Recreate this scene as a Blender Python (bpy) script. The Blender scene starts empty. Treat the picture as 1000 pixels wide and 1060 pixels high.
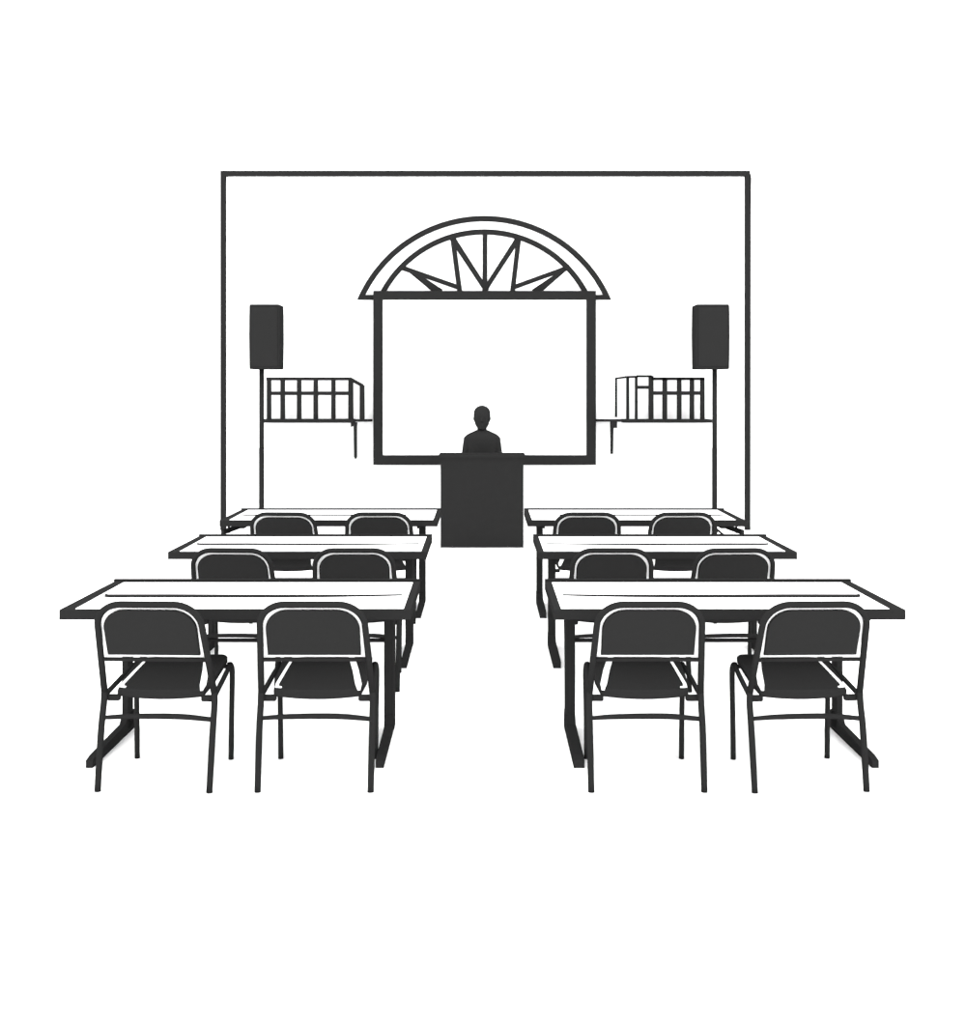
import bpy, bmesh, math
from mathutils import Vector
S = bpy.context.scene
C = S.collection

# ------------------------------------------------------------------ camera, world, exposure
F, EYE, HORIZON = 1100.0, 1.773, 405.0          # focal length in px (of a 1000x1060 frame), eye height, horizon row
cd = bpy.data.cameras.new('camera')
cam = bpy.data.objects.new('camera', cd); C.objects.link(cam)
cam.location = (0, 0, EYE); cam.rotation_euler = (math.pi/2, 0, 0)
cd.sensor_width = 36; cd.lens = F/1060*36; cd.shift_y = -(530-HORIZON)/1060
cd.clip_end = 300
S.camera = cam
w = bpy.data.worlds.new('world'); S.world = w; w.use_nodes = True
bg = w.node_tree.nodes['Background']
bg.inputs['Color'].default_value = (1, 1, 1, 1); bg.inputs['Strength'].default_value = 1.0
S.view_settings.view_transform = 'Standard'; S.view_settings.look = 'None'
S.view_settings.gamma = 1; S.view_settings.use_curve_mapping = False
S.view_settings.exposure = 1.75

# ------------------------------------------------------------------ materials
def material(name, col, var, scale):
    m = bpy.data.materials.new(name); m.use_nodes = True
    nt = m.node_tree; nt.nodes.clear()
    out = nt.nodes.new('ShaderNodeOutputMaterial')
    d = nt.nodes.new('ShaderNodeBsdfDiffuse')
    tc = nt.nodes.new('ShaderNodeTexCoord')
    n = nt.nodes.new('ShaderNodeTexNoise'); n.inputs['Scale'].default_value = scale
    r = nt.nodes.new('ShaderNodeValToRGB')
    r.color_ramp.elements[0].position = .3; r.color_ramp.elements[1].position = .7
    r.color_ramp.elements[0].color = tuple(c*(1-var) for c in col)+(1,)
    r.color_ramp.elements[1].color = tuple(min(1, c*(1+var)) for c in col)+(1,)
    nt.links.new(tc.outputs['Object'], n.inputs['Vector'])
    nt.links.new(n.outputs['Fac'], r.inputs['Fac'])
    nt.links.new(r.outputs['Color'], d.inputs['Color'])
    nt.links.new(d.outputs['BSDF'], out.inputs['Surface'])
    return m
def grey(v): return (v, v, v)
M_wall   = material('white_plaster', grey(.93), .01, 6)
M_floor  = material('white_floor', grey(.93), .01, 2)
M_white  = material('white_laminate', grey(.92), .01, 12)
M_lines   = material('white_lines', grey(.92), .01, 40)  # plain white of the lines on the chair backs and seats
M_glass  = material('frosted_white_pane', grey(.92), .01, 9)
M_frame  = material('charcoal_painted_wood', grey(0.0147), .02, 20)
M_metal  = material('charcoal_metal', grey(0.0142), .02, 60)
M_pad    = material('charcoal_vinyl', grey(0.0157), .02, 90)
M_table  = material('charcoal_edging', grey(0.0157), .02, 30)
M_wood   = material('charcoal_stained_wood', grey(0.0143), .02, 15)
M_cloth  = material('charcoal_cloth', grey(0.0166), .02, 70)
M_skin   = material('charcoal_skin', grey(0.0157), .02, 50)  # same flat charcoal as the rest of the figure
M_hair   = material('charcoal_hair', grey(0.0154), .03, 120)

# ------------------------------------------------------------------ mesh helpers
def obj(name, bm, mat, parent=None, smooth=False):
    bmesh.ops.recalc_face_normals(bm, faces=bm.faces[:])
    me = bpy.data.meshes.new(name); bm.to_mesh(me); bm.free()
    me.materials.append(mat)
    if smooth:
        for p in me.polygons: p.use_smooth = True
    o = bpy.data.objects.new(name, me); C.objects.link(o)
    if parent: o.parent = parent
    return o
def tag(o, label, cat, group=None):
    o['label'] = label; o['category'] = cat
    if group: o['group'] = group
    return o
def empty(name, loc=(0, 0, 0)):
    o = bpy.data.objects.new(name, None); C.objects.link(o)
    o.location = loc; o.empty_display_size = .1
    return o
def struct(o):
    o['kind'] = 'structure'; return o
def copy_tree(o, parent=None):
    c = o.copy(); C.objects.link(c); c.parent = parent
    for ch in list(o.children): copy_tree(ch, c)
    return c
def box(bm, x0, x1, y0, y1, z0, z1, bev=0):
    r = bmesh.ops.create_cube(bm, size=1)
    for v in r['verts']:
        v.co = Vector((x0+(v.co.x+.5)*(x1-x0), y0+(v.co.y+.5)*(y1-y0), z0+(v.co.z+.5)*(z1-z0)))
    if bev:
        es = list({e for v in r['verts'] for e in v.link_edges})
        bmesh.ops.bevel(bm, geom=es, offset=bev, segments=2, affect='EDGES', profile=.5)
    return bm
def BM(): return bmesh.new()
def loft(bm, loops, cap=True, close=True):
    vs = [[bm.verts.new(p) for p in l] for l in loops]
    n = len(vs[0])
    for a, b in zip(vs, vs[1:]):
        for i in range(n if close else n-1):
            j = (i+1) % n
            bm.faces.new((a[i], a[j], b[j], b[i]))
    if cap:
        bm.faces.new(vs[0][::-1]); bm.faces.new(vs[-1])
    return bm
def smooth_path(pts, sub=6):
    P = [Vector(p) for p in pts]
    if len(P) < 3: return P
    out = []
    Q = [P[0]*2-P[1]] + P + [P[-1]*2-P[-2]]
    for i in range(1, len(Q)-2):
        a, b, c, d = Q[i-1:i+3]
        for k in range(sub):
            t = k/sub
            out.append(.5*((2*b)+(c-a)*t+(2*a-5*b+4*c-d)*t*t+(3*b-a-3*c+d)*t**3))
    out.append(P[-1])
    return out
def tube(bm, pts, r, n=12, sub=1, ell=None):
    """swept tube; r a number or a list per point; ell=(rx, ry scale)"""
    rs = r if isinstance(r, (list, tuple)) else None
    P = [Vector(p) for p in pts]
    if sub > 1:
        if rs: 
            R4 = smooth_path([(q, 0, 0) for q in rs], sub); rs = [v.x for v in R4]
        P = smooth_path(P, sub)
    loops = []
    t0 = (P[1]-P[0]).normalized()
    up = Vector((0, 1, 0)) if abs(t0.y) < .9 else Vector((1, 0, 0))
    nrm = (up-t0*up.dot(t0)).normalized()
    for i, p in enumerate(P):
        t = (P[min(i+1, len(P)-1)]-P[max(i-1, 0)]).normalized()
        nrm = (nrm-t*nrm.dot(t)).normalized()
        bn = t.cross(nrm)
        q = rs[i] if rs else r
        e1, e2 = ell if ell else (1, 1)
        loops.append([p+nrm*(q*e1*math.cos(2*math.pi*k/n))+bn*(q*e2*math.sin(2*math.pi*k/n)) for k in range(n)])
    return loft(bm, loops)
def prism(bm, poly, y0, y1):
    """polygon in XZ extruded along Y"""
    return loft(bm, [[(x, y0, z) for x, z in poly], [(x, y1, z) for x, z in poly]])
def ball(bm, c, r, seg=20, rings=14):
    if not isinstance(r, (tuple, list)): r = (r, r, r)
    g = bmesh.ops.create_uvsphere(bm, u_segments=seg, v_segments=rings, radius=1)
    for v in g['verts']:
        v.co = Vector((c[0]+v.co.x*r[0], c[1]+v.co.y*r[1], c[2]+v.co.z*r[2]))
    return bm
def at(x, y, d):            # the point of the plane at distance d that the drawing shows at column x, row y
    return ((x-500)*d/F, EYE-(y-HORIZON)*d/F)

# ------------------------------------------------------------------ setting: floor, back wall, its outline trim
WALL = 13.6
struct(obj('floor', box(BM(), -30, 30, -8, 45, -.1, 0), M_floor))
xl, zt = at(231.5, 180, WALL); xr, _ = at(773.5, 180, WALL)
struct(obj('wall_back', box(BM(), xl, xr, WALL, WALL+.18, 0, zt), M_wall))
hw = .034
struct(obj('trim_1', box(BM(), xl-hw, xl+hw, WALL-.035, WALL+.19, 0, zt+hw), M_frame))
tr = BM()
prism(tr, [(xr-hw, 0), (xr+hw, 0), (xr+hw+.005, zt-.5), (xr+hw+.012, zt-.06), (xr+hw-.01, zt+hw), (xr-hw, zt+hw)], WALL-.035, WALL+.19)
struct(obj('trim_2', tr, M_frame))
struct(obj('trim_3', box(BM(), xl+hw, xr-hw, WALL-.035, WALL+.19, zt-hw, zt+hw), M_frame))

# ------------------------------------------------------------------ fanlight above the screen
def wl(pts): return [at(x, y, WALL) for x, y in pts]
def arc_band(bm, cx, cy, R, r, ybase, rbase, y0, y1, n=64):
    a0 = math.acos((cy-ybase)/R); a1 = math.acos((cy-rbase)/r)
    lo = []
    for i in range(n+1):
        t = -1+2*i/n
        po = at(cx+R*math.sin(a0*t), cy-R*math.cos(a0*t), WALL)
        pi = at(cx+r*math.sin(a1*t), cy-r*math.cos(a1*t), WALL)
        lo.append([(po[0], y0, po[1]), (po[0], y1, po[1]), (pi[0], y1, pi[1]), (pi[0], y0, pi[1])])
    return loft(bm, lo)
fan = struct(empty('window_1', (0, WALL, 0)))
def fpart(name, bm, mat, par=fan):
    for v in bm.verts: v.co.y -= WALL
    return obj(name, bm, mat, par)
fy0, fy1 = WALL-.034, WALL-.001
b = arc_band(BM(), 501.2, 366.6, 142.8, 137.2, 310.3, 306, fy0, fy1)
fpart('outer_arch', b, M_frame)
b = arc_band(BM(), 501.2, 359.5, 121.8, 116.4, 304, 304, fy0, fy1)
fpart('inner_arch', b, M_frame)
b = prism(BM(), wl([(370.5, 310.4), (374, 305.4), (628.5, 305.4), (632, 310.4)]), fy0+.002, fy1)
fpart('sill', b, M_frame)
def bar(p, q, wa, wb, k=0):
    dx, dy = q[0]-p[0], q[1]-p[1]; L = math.hypot(dx, dy); nx, ny = -dy/L/2, dx/L/2
    return prism(BM(), wl([(p[0]+nx*wa, p[1]+ny*wa), (q[0]+nx*wb, q[1]+ny*wb), (q[0]-nx*wb, q[1]-ny*wb), (p[0]-nx*wa, p[1]-ny*wa)]), fy0+.004+.0012*k, fy1-.011+.0004*k)
for k, (p, q, wa, wb) in enumerate([((502, 240), (502, 304), 5, 5),
                     ((468.2, 243), (476.2, 304), 5, 5.2), ((468.5, 247), (504, 301.5), 6, 5),
                     ((414, 276.5), (477, 298.5), 5, 4.6), ((424, 280), (456, 303.5), 4, 8.5),
                     ((537.3, 244), (530.3, 304), 5, 5), ((537, 246), (501, 301.5), 5.4, 5),
                     ((590, 276.5), (529, 298.5), 4.8, 4.6), ((587, 277.6), (553, 303.5), 3, 8.5)]):
    fpart('muntin', bar(p, q, wa, wb, k), M_frame)
pane = [at(501.2+140*math.sin(a), 366.6-140*math.cos(a), WALL) for a in [math.acos((366.6-308)/140)*(-1+2*i/48) for i in range(49)]]
fpart('pane', prism(BM(), pane, WALL-.012, WALL-.0005), M_glass)

# ------------------------------------------------------------------ projection screen
DS = 13.5
sx0, sz1 = at(386.3, 301, DS); sx1, sz0 = at(617, 481.3, DS)
ix0, iz1 = at(396.2, 310.4, DS); ix1, iz0 = at(607, 471.2, DS)
scr = tag(empty('projection_screen', (0, DS, 0)), 'large blank white projection screen in a thick dark frame below the arched window', 'screen')
b = BM()
for x0, x1, z0, z1 in ((sx0, ix0, sz0, sz1), (ix1, sx1, sz0, sz1), (ix0, ix1, iz1, sz1), (ix0, ix1, sz0, iz0)):
    box(b, x0, x1, 0, .06, z0, z1)
obj('screen_frame', b, M_frame, scr)
obj('screen_surface', box(BM(), ix0-.01, ix1+.01, .012, .04, iz0-.01, iz1+.01), M_white, scr)
for x in (sx0+.3, sx1-.3):
    obj('wall_mount', box(BM(), x-.05, x+.05, .04, .1, sz0+.2, sz0+.4), M_metal, scr)

# ------------------------------------------------------------------ barred racks on wall shelves
DR = 13.43
def rect(bm, x0, x1, y0, y1, d=DR, t=.03):
    a = at(x0, y1, d); c = at(x1, y0, d)
    return box(bm, a[0], c[0], d-DR+(.03-t)/2, d-DR+(.03+t)/2, a[1], c[1])
lr = tag(empty('wall_rack', (0, DR, 0)), 'barred rack with one slanted end on a wall shelf left of the screen', 'rack', 'barred wall racks')
rect_part = lambda name, par, *a, **k: obj(name, rect(BM(), *a, **dict(dict(t=.03 if name == 'bar' else .024), **k)), M_frame, par)
for x0, x1 in ((276, 280.6), (290.2, 294.8), (307.2, 311.8), (324.4, 329), (342.8, 347.2), (360.4, 365.6)):
    rect_part('bar', lr, x0, x1, 391.5, 434.5)
rect_part('top_rail', lr, 275.4, 363.5, 390.6, 393.8)
rect_part('middle_rail', lr, 278, 363, 405.2, 409)
a = at(272.5, 437.5, DR); c = at(366, 433.8, DR)
c2 = at(384, 434.2, DR); a2 = at(384, 436.4, DR)
b = box(BM(), a[0], c[0], -.07, WALL-DR, a[1], c[1]); box(b, c[0], c2[0], -.07, WALL-DR, a2[1], c2[1])
obj('shelf_board', b, M_frame, lr)
p = at(361.5, 391.8, DR); q = at(375.6, 399.5, DR-.06)
b = tube(BM(), [(p[0], .015, p[1]), (q[0], -.045, q[1])], .022, 4); obj('end_rail', b, M_frame, lr)
p = at(372.2, 398.8, DR-.06); q = at(377.3, 434.4, DR-.06)
obj('end_post', box(BM(), p[0], q[0], -.06, -.03, q[1], p[1]), M_frame, lr)
p = [at(x, y, DR-.05) for x, y in ((363, 437), (363.4, 442), (366, 441), (366.3, 473), (368, 476), (369.8, 473.4), (369.6, 441), (370, 437))]
obj('bracket', prism(BM(), p, -.06, -.03), M_frame, lr)

rr = tag(empty('wall_rack', (0, DR, 0)), 'barred rack with thin uneven end bars on a wall shelf right of the screen', 'rack', 'barred wall racks')
for x0, x1, y0, y1 in ((636.8, 639, 391, 431.8), (648.4, 651.4, 390.4, 434.4), (657.4, 660.2, 389.4, 434.4), (671.6, 676.6, 389, 434.4),
                       (686, 690.8, 391.5, 434.4), (701, 705.6, 391.5, 434.4), (714.2, 718.8, 391.5, 434.4), (725, 729.6, 391.5, 434.4)):
    rect_part('bar', rr, x0, x1, y0, y1)
b = BM()
rect(b, 659.2, 674.8, 388.3, 390.6); rect(b, 674.6, 729.6, 390.6, 393.6)
prism(b, [at(x, y, DR) for x, y in ((636.8, 391), (648, 389.2), (660, 388.8), (660, 391.1), (648, 391.5), (637, 392.8))], 0, .03)
obj('top_rail', b, M_frame, rr)
b = rect(BM(), 659, 672.5, 399.2, 402.6, t=.024); rect(b, 675, 727, 405, 408.8, t=.024)
obj('middle_rail', b, M_frame, rr)
a = at(617.4, 436.4, DR); c = at(645, 434.2, DR); a2 = at(645, 437.5, DR); c2 = at(736, 434, DR)
b = box(BM(), a[0], c[0], -.07, WALL-DR, a[1], c[1]); box(b, a2[0], c2[0], -.07, WALL-DR, a2[1], c2[1])
obj('shelf_board', b, M_frame, rr)
p = [at(x, y, DR-.05) for x, y in ((631.6, 436), (631.8, 470), (634.8, 469.8), (635.2, 443), (638.8, 443), (638.8, 436))]
obj('bracket', prism(BM(), p, -.06, -.03), M_frame, rr)

# ------------------------------------------------------------------ loudspeakers on stands
DP = 12.6
def speaker_set(px, x0, x1, side):
    X = (px-500)*DP/F
    st = tag(empty('speaker_stand', (X, DP, 0)), 'thin dark tripod stand holding up the loudspeaker at the %s end of the wall' % side, 'speaker stand', 'loudspeaker stands')
    z1 = EYE-(382-HORIZON)*(DP-.17)/F-.001
    obj('pole', tube(BM(), [(0, 0, .05), (0, 0, 1.1)], .032, 16), M_metal, st, True)
    obj('upper_pole', tube(BM(), [(0, 0, 1.05), (0, 0, z1)], .029, 16), M_metal, st, True)
    obj('collar', tube(BM(), [(0, 0, .10), (0, 0, .145)], .04, 16), M_metal, st, True)
    for k in range(3):
        an = math.radians(270+120*k); cx, cy = math.cos(an), math.sin(an)
        obj('leg', tube(BM(), [(.035*cx, .035*cy, .135), (.2*cx, .2*cy, .013)], .013, 10), M_metal, st, True)
        obj('brace', tube(BM(), [(.02*cx, .02*cy, .05), (.11*cx, .11*cy, .075)], .008, 8), M_metal, st, True)
    d = DP-.17
    sx0, sz0 = at(x0, 382, d); sx1, sz1 = at(x1, 315, d)
    cx, hw, h = (sx0+sx1)/2-X, (sx1-sx0)/2, sz1-sz0
    sp = tag(empty('loudspeaker', (X, DP, sz0)), 'tall dark loudspeaker box on a pole at the %s end of the wall' % side, 'speaker', 'loudspeakers')
    loops = []
    for k, (z, s) in enumerate(((0, .955), (.012, .975), (.2*h, .985), (.5*h, 1), (.85*h, .99), (h-.02, .98), (h-.006, .96), (h, .93))):
        loops.append([(cx+hw*s*ux, uy*.17, z) for ux, uy in
                      ((-.92, -1), (-.4, -1), (.4, -1), (.92, -1), (1, -.93), (1, .6), (.75, 1), (-.75, 1), (-1, .6), (-1, -.93))])
    obj('cabinet', loft(BM(), loops), M_metal, sp)
    obj('grille', box(BM(), cx-hw*.86, cx+hw*.86, -.177, -.168, .03, h-.03, .003), M_pad, sp)
    b = BM(); tube(b, [(cx-.06, .168, h*.6), (cx-.05, .2, h*.6), (cx+.05, .2, h*.6), (cx+.06, .168, h*.6)], .01, 8)
    obj('handle', b, M_metal, sp, True)
speaker_set(270.8, 257.6, 289.4, 'left')
speaker_set(739.8, 720.6, 755.6, 'right')

# ------------------------------------------------------------------ lectern
DL = 12.04
lx = (499-500)*DL/F
lec = tag(empty('lectern', (lx, DL, 0)), 'broad solid dark lectern standing in front of the screen with the speaker behind it', 'lectern')
hw, H = .47, 1.05
obj('front_panel', box(BM(), -hw, hw, 0, .025, 0, H-.035), M_wood, lec)
for s in (-1, 1):
    obj('side_panel', box(BM(), s*hw-(.025 if s > 0 else 0), s*hw+(.025 if s < 0 else 0), .025, .46, 0, H-.035), M_wood, lec)
obj('top', prism(BM(), [(-.492, H), (.492, H), (.47, H-.035), (-.47, H-.035)], -.015, .48), M_wood, lec)
obj('shelf', box(BM(), -hw+.025, hw-.025, .04, .44, .62, .645), M_wood, lec)
obj('floor_board', box(BM(), -hw+.025, hw-.025, .025, .45, .06, .085), M_wood, lec)

# ------------------------------------------------------------------ person behind the lectern
DPER = 12.86
per = tag(empty('person', (-.012, DPER, 0)), 'person in dark clothes standing behind the lectern and facing the tables', 'person')
def blend(o, voxel, it=4):
    m = o.modifiers.new('remesh', 'REMESH'); m.mode = 'VOXEL'; m.voxel_size = voxel; m.use_smooth_shade = True
    s = o.modifiers.new('smooth', 'SMOOTH'); s.factor = .5; s.iterations = it
    return o
def stack(bm, rows, n=24):       # rows of (z, half width, half depth, y centre)
    loops = [[(rx*math.cos(2*math.pi*k/n), cy+ry*math.sin(2*math.pi*k/n), z) for k in range(n)] for z, rx, ry, cy in rows]
    return loft(bm, loops)
b = BM()
HEAD = [(1.597-(1.597-z)*1.14, rx, ry, cy) for z, rx, ry, cy in [(1.345, .03, .03, -.06), (1.352, .045, .05, -.05), (1.37, .064, .075, -.025), (1.40, .083, .095, -.01), (1.44, .095, .106, 0), (1.48, .1, .11, .004),
        (1.52, .095, .106, .006), (1.555, .077, .086, .006), (1.58, .046, .052, .004), (1.59, .015, .02, .004)]]
stack(b, HEAD)
stack(b, [(1.2, .07, .065, .02), (1.27, .062, .06, .016), (1.31, .058, .056, .01), (1.38, .055, .05, .01)])
tube(b, [(0, -.098, 1.458), (0, -.118, 1.415), (0, -.112, 1.403)], [.008, .014, .009], 10)          # nose
tube(b, [(-.026, -.09, 1.368), (0, -.099, 1.366), (.026, -.09, 1.368)], .006, 8)                    # lips
for s in (-1, 1):
    ball(b, (s*.097, .006, 1.443), (.01, .018, .028), 12, 8)                                        # ears
    tube(b, [(s*.018, -.1, 1.474), (s*.05, -.09, 1.476)], .006, 8)                                   # brow
stack(b, [(.78, .15, .1, 0), (.9, .145, .095, 0), (1.0, .13, .09, 0), (1.12, .15, .1, 0), (1.2, .16, .09, .005), (1.24, .11, .07, .01)])
for s in (-1, 1):
    tube(b, [(s*.155, .01, 1.21), (s*.2, .02, .97), (s*.205, -.03, .76)], [.045, .038, .026], 14)
    tube(b, [(s*.205, -.03, .77), (s*.205, -.045, .70), (s*.203, -.055, .655)], [.024, .03, .026], 12, 1, (1.15, .6))
    for k, ln in enumerate((.062, .075, .08, .068)):                                                # four fingers
        yy = -.022-.019*(3-k)
        tube(b, [(s*.205, yy, .672), (s*.203, yy-.004, .645-ln*.35), (s*.196, yy-.002, .64-ln*.75), (s*.186, yy+.002, .635-ln)], [.0095, .009, .0085, .007], 8)
    tube(b, [(s*.2, -.07, .715), (s*.192, -.092, .685), (s*.188, -.1, .652)], [.012, .011, .008], 8) # thumb
    tube(b, [(s*.085, 0, .8), (s*.09, -.005, .44), (s*.095, .01, .06)], [.085, .056, .036], 16)
    tube(b, [(s*.095, .04, .045), (s*.1, -.06, .04), (s*.105, -.14, .03)], [.036, .036, .026], 12)
blend(obj('body', b, M_skin, per), .0075, 3)
for s in (-1, 1):
    obj('eye', ball(BM(), (s*.036, -.089, 1.454), (.013, .012, .008), 12, 8), M_skin, per, True)
b = BM()
stack(b, [(1.36, .06, .04, .075), (1.40, .092, .075, .045), (1.48, .104, .092, .03), (1.53, .1, .1, .018), (1.565, .082, .086, .012), (1.59, .05, .055, .01), (1.601, .015, .02, .008)])
blend(obj('hair', b, M_hair, per), .009, 3)
b = BM()
stack(b, [(.74, .19, .125, 0), (.9, .172, .118, 0), (1.02, .16, .11, 0), (1.14, .178, .12, 0), (1.215, .19, .112, .005), (1.255, .172, .1, .01), (1.282, .115, .085, .012), (1.305, .068, .07, .014)])
for s in (-1, 1):
    tube(b, [(s*.15, .01, 1.215), (s*.17, .01, 1.20), (s*.2, .02, 1.0), (s*.205, .0, .88), (s*.207, -.028, .785)], [.05, .054, .05, .046, .038], 16)
blend(obj('jacket', b, M_cloth, per), .011, 4)
b = BM()
stack(b, [(.70, .165, .11, 0), (.78, .172, .115, 0), (.86, .165, .11, 0)])
for s in (-1, 1):
    tube(b, [(s*.083, 0, .8), (s*.09, -.005, .44), (s*.096, .012, .09)], [.096, .072, .058], 18)
blend(obj('trousers', b, M_cloth, per), .011, 4)
for s in (-1, 1):
    b = BM(); tube(b, [(s*.096, .062, .045), (s*.098, .03, .05), (s*.102, -.06, .045), (s*.107, -.16, .034)], [.034, .044, .044, .03], 14)
    for v in b.verts: v.co.z = max(v.co.z, 0)
    obj('shoe', b, M_wood, per, True)

# ------------------------------------------------------------------ tables
def make_table(s):
    """one block's table; local x from -.8325 (aisle-far end for s=1) to .8325; front edge at y=0"""
    root = empty('classroom_table')
    W, D, Z, T = .8275, .765, .747, .05
    fx = lambda x: s*x
    def bx(bm, x0, x1, *r, **k): return box(bm, min(fx(x0), fx(x1)), max(fx(x0), fx(x1)), *r, **k)
    b = bx(BM(), -W, W, 0, D, Z-T, Z-.002, bev=.003); bx(b, -W, W, D-.022, D, Z-.004, Z+.009)
    obj('tabletop', b, M_table, root)
    b = BM()
    pts = [(-W+.072, .014), (W-.034, .018), (W-.036, D-.06), (-W+.065, D-.06)]
    loft(b, [[(fx(x), y, Z-.004) for x, y in pts], [(fx(x), y, Z) for x, y in pts]])
    top = obj('surface_panel', b, M_white, root)
    b = BM()
    cl = [(-.735, .355, .02), (-.72, .325, .05), (-.69, .318, .065), (-.4, .32, .065), (.1, .312, .058), (.4, .318, .045), (.62, .33, .032), (.76, .345, .018)]
    loft(b, [[(fx(x), y-h/2, Z-.002), (fx(x), y-h/2, Z+.004), (fx(x), y+h/2, Z+.004), (fx(x), y+h/2, Z-.002)] for x, y, h in cl])
    obj('seam_strip', b, M_table, top)
    for x, h, g in ((-.685, .016, .016), (.682, .0265, .019) if s > 0 else (.7095, .025, .025)):
        lg = obj('leg', bx(BM(), x-h, x+h, .5, .585, .02, Z-T, bev=.004), M_table, root)
        b = BM()
        prof = [(.0, 0), (.0, .035), (.05, .045), (.46, .06), (.5, .1), (.6, .1), (.62, .05), (.62, 0)]
        loft(b, [[(fx(x-g), y, z) for y, z in prof], [(fx(x+g), y, z) for y, z in prof]])
        obj('foot', b, M_table, lg)
        obj('top_arm', bx(BM(), x-.02, x+.02, .12, .7, Z-T-.03, Z-T), M_table, root)
    obj('stretcher', bx(BM(), -.69, .70, .532, .556, .466, .482), M_table, root)
    return root
def side_rail(s):
    b = BM(); x0, x1 = sorted((-s*.815, -s*.795))
    loft(b, [[(x0, 0, .634), (x1, 0, .634), (x1, 0, .670), (x0, 0, .670)], [(x0, .72, .604), (x1, .72, .604), (x1, .72, .638), (x0, .72, .638)]])
    for y in (.2, .66): box(b, x0+.004, x1-.004, y, y+.03, .62, .70)
    return b
ROWS = [('front', 5.0, 1.168, 1.0), ('middle', 6.8, 1.19, 1.0), ('rear', 8.3, 1.207, 1.027)]
ROWTXT = {'front': 'nearest the viewer', 'middle': 'between the nearest and farthest tables', 'rear': 'farthest back beside the lectern'}
for s, side in ((1, 'left'), (-1, 'right')):
    proto = make_table(s)
    objs = [proto] + [copy_tree(proto) for _ in range(2)]
    for o, (row, d, xc, sz) in zip(objs, ROWS):
        o.location = (-s*xc-(.006 if s < 0 else 0), d, 0); o.scale = (1.03 if row == 'rear' else 1, 1, sz)
        tag(o, 'long white table with dark edges in the %s block, %s' % (side, ROWTXT[row]), 'table', 'white tables in the classroom rows')
        if row == 'rear': obj('side_rail', side_rail(s), M_table, o)

# ------------------------------------------------------------------ chairs
ZW = .413
def yb(z): return .08-(z-ZW)*(.17/.45)          # lean of the back above the waist
def arch(hw, z0, z1, rw, rh, n=12, hw0=None):
    hw0 = hw if hw0 is None else hw0
    pts = [(-hw0, z0), (-hw0+(hw0-hw)*.6, z0+(z1-rh-z0)*.6)]
    pts += [(-hw+rw*(1-math.cos(math.pi/2*k/n)), z1-rh+rh*math.sin(math.pi/2*k/n)) for k in range(n+1)]
    return pts + [(-x, z) for x, z in reversed(pts)]
def panel(bm, out, o0, o1, e=.004):
    """arch-shaped panel on the leaning back plane between offsets o0 and o1, with eased edges"""
    cx = 0; cz = sum(z for _, z in out)/len(out)
    def lp(off, ins):
        r = []
        for x, z in out:
            L = math.hypot(x-cx, z-cz); f = (L-ins)/L
            X, Z = cx+(x-cx)*f, cz+(z-cz)*f
            r.append((X, yb(Z)+off, Z))
        return r
    return loft(bm, [lp(o0, e), lp(o0+e, 0), lp(o1-e, 0), lp(o1, e)])
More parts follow.
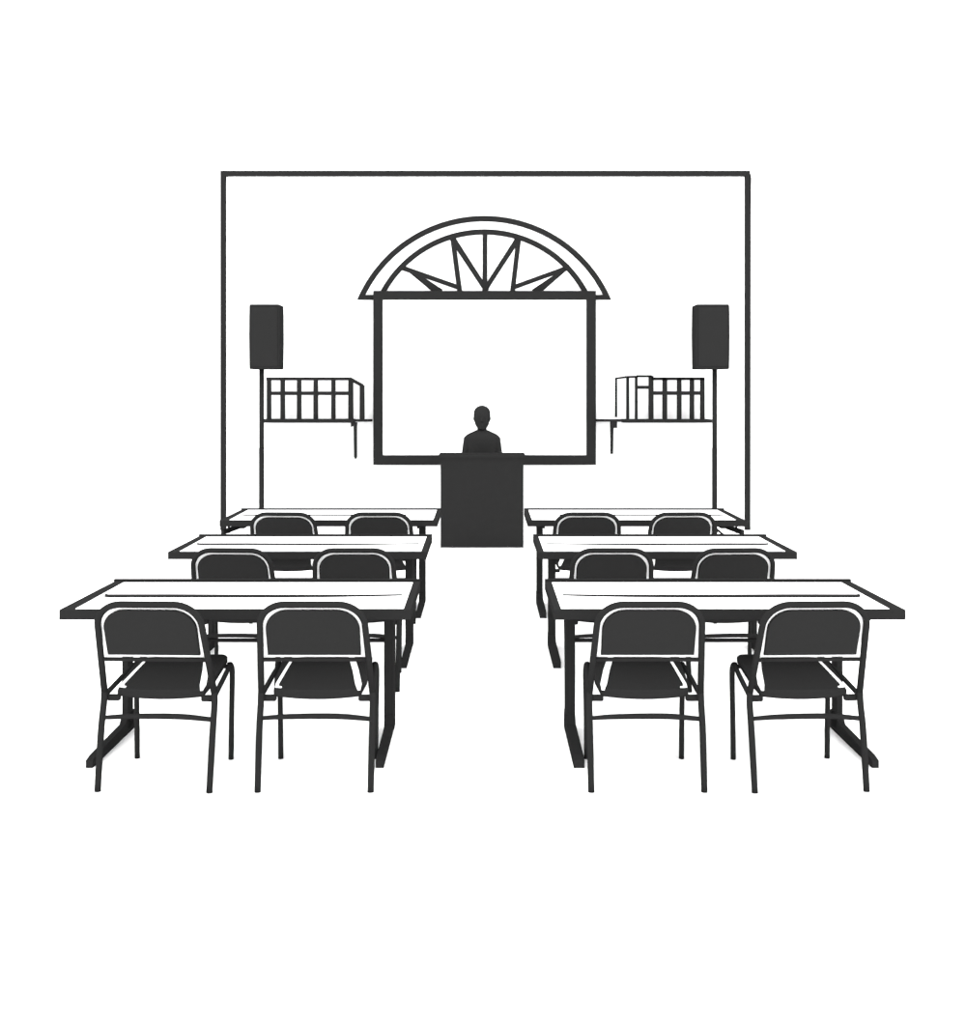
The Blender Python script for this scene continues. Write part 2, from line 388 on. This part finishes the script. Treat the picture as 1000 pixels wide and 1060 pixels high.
def make_chair(s):
    root = empty('folding_chair')
    R = .0146
    # back frame: one bent tube from waist over the top to waist
    p = arch(.231, ZW, .846, .115, .105, 10, .25)
    obj('back_frame', tube(BM(), [(x, yb(z), z) for x, z in p], R, 12), M_metal, root, True)
    shell = arch(.225, .591, .838, .108, .1, 10)
    pad = arch(.206, .605, .820, .1, .092, 10)
    br = obj('backrest', panel(BM(), pad, -.006, .016), M_pad, root, False)
    obj('white_rim', panel(BM(), shell, .012, .024, .002), M_lines, br)  # white plate that shows as a thin line around the dark pad
    obj('front_cushion', panel(BM(), arch(.215, .6, .826, .1, .095, 10), .023, .045), M_pad, br)
    obj('back_rail', tube(BM(), [(x, yb(.583)-.002, .583) for x in (-.242, -.1, .1, .242)], .009, 10), M_metal, root, True)
    for t in (-1, 1):
        obj('leg', tube(BM(), [(t*.25, yb(ZW+.01), ZW+.01), (t*.2515, .075, .37), (t*.252, .05, .28), (t*.251, .022, .13), (t*.25, 0, 0)], [R, R, R, .0145, .014], 12, 3), M_metal, root, True)
        obj('leg', tube(BM(), [(t*.226, .405, .462), (t*.231, .425, .452), (t*.234, .432, .4), (t*.231, .431, .2), (t*.229, .43, 0)], .0125, 12, 3), M_metal, root, True)
        b = tube(BM(), [(t*.25, .075, .40), (t*.247, .13, .412), (t*.238, .3, .442), (t*.228, .41, .462)], .0115, 10, 3)
        obj('side_rail', b, M_metal, root, True)
        b = BM()
        box(b, min(t*.185, t*.245), max(t*.185, t*.245), .085, .115, .375, .402, bev=.008)
        obj('hinge', b, M_metal, root)
    obj('stretcher', tube(BM(), [(-.25, .058, .309), (-.12, .056, .317), (.1, .056, .318), (.25, .058, .305)], [.009, .0115, .0125, .010], 10, 4), M_metal, root, True)
    obj('front_rail', tube(BM(), [(-.228, .41, .452), (.228, .41, .452)], .010, 10), M_metal, root, True)
    # seat
    def zs(y): return .429+(y-.10)*.205
    out = []
    for k in range(13):                                  # rear edge, bowed towards the viewer
        t = -1+2*k/12; out.append((t*.198, .098-.012*(1-t*t)))
    out += [(.212, .2), (.214, .37)]
    out += [(.214-.03*(1-math.cos(a)), .42+.03*math.sin(a)) for a in (0, .5, 1.0, 1.57)]
    out += [(-x, y) for x, y in reversed(out[13:])]
    def lp(dz, f): return [(x*f, .27+(y-.27)*f, zs(y)+dz-(.008*(1-(x/.2)**2) if y < .1 else 0)*(1 if dz < -.01 else 0)) for x, y in out]
    seat = obj('seat', loft(BM(), [lp(-.034, .97), lp(-.026, 1), lp(-.006, 1), lp(0, .975)]), M_pad, root)
    def stripe(bm, pts):                                 # (x, y, half width) on the seat top
        P = [Vector((s*x, y, 0)) for x, y, _ in pts]; lo = []
        for i, (x, y, h) in enumerate(pts):
            t = (P[min(i+1, len(P)-1)]-P[max(i-1, 0)]).normalized(); n = Vector((-t.y, t.x, 0))
            a, c = P[i]+n*h, P[i]-n*h
            lo.append([(a.x, a.y, zs(a.y)-.002), (a.x, a.y, zs(a.y)+.003), (c.x, c.y, zs(c.y)+.003), (c.x, c.y, zs(c.y)-.002)])
        return loft(bm, lo)
    b = BM()
    stripe(b, [(-.165, .112, .004), (-.188, .118, .009), (-.19, .15, .007), (-.178, .28, .0065), (-.165, .41, .006)])
    stripe(b, [(-.165, .414, .006), (-.12, .425, .012), (-.05, .425, .009), (.05, .43, .002)])
    stripe(b, [(.188, .09, .006), (.18, .14, .014), (.15, .28, .014), (.11, .43, .013)])
    obj('seat_stripes', b, M_lines, seat)  # raised white stripes on the dark seat, uneven from side to side
    return root
CHAIRS = {  # row -> distance of the rear feet, (outer chair centre, inner chair centre)
    'front': (4.70, 1.458, .747), 'middle': (6.27, 1.468, .755), 'rear': (8.10, 1.51, .789)}
SHIFT = {('front', 'right', 'inner'): -.018, ('front', 'right', 'outer'): -.008}
for s, side in ((1, 'left'), (-1, 'right')):
    proto = make_chair(s); first = True
    for row, (d, xo, xi) in CHAIRS.items():
        for which, x in (('outer', xo), ('inner', xi)):
            o = proto if first else copy_tree(proto); first = False
            o.location = (-s*x+SHIFT.get((row, side, which), 0), d, 0)
            o.rotation_euler = (0, 0, math.radians((-2 if which == 'outer' else 0)*s))
            if row == 'rear': o.scale = (1.05, 1, 1)
            end = 'aisle end' if which == 'inner' else 'outer end'
            tab = {'front': 'nearest', 'middle': 'middle', 'rear': 'farthest'}[row]
            tag(o, 'dark padded folding chair at the %s of the %s table in the %s block' % (end, tab, side), 'chair', 'folding chairs at the tables')
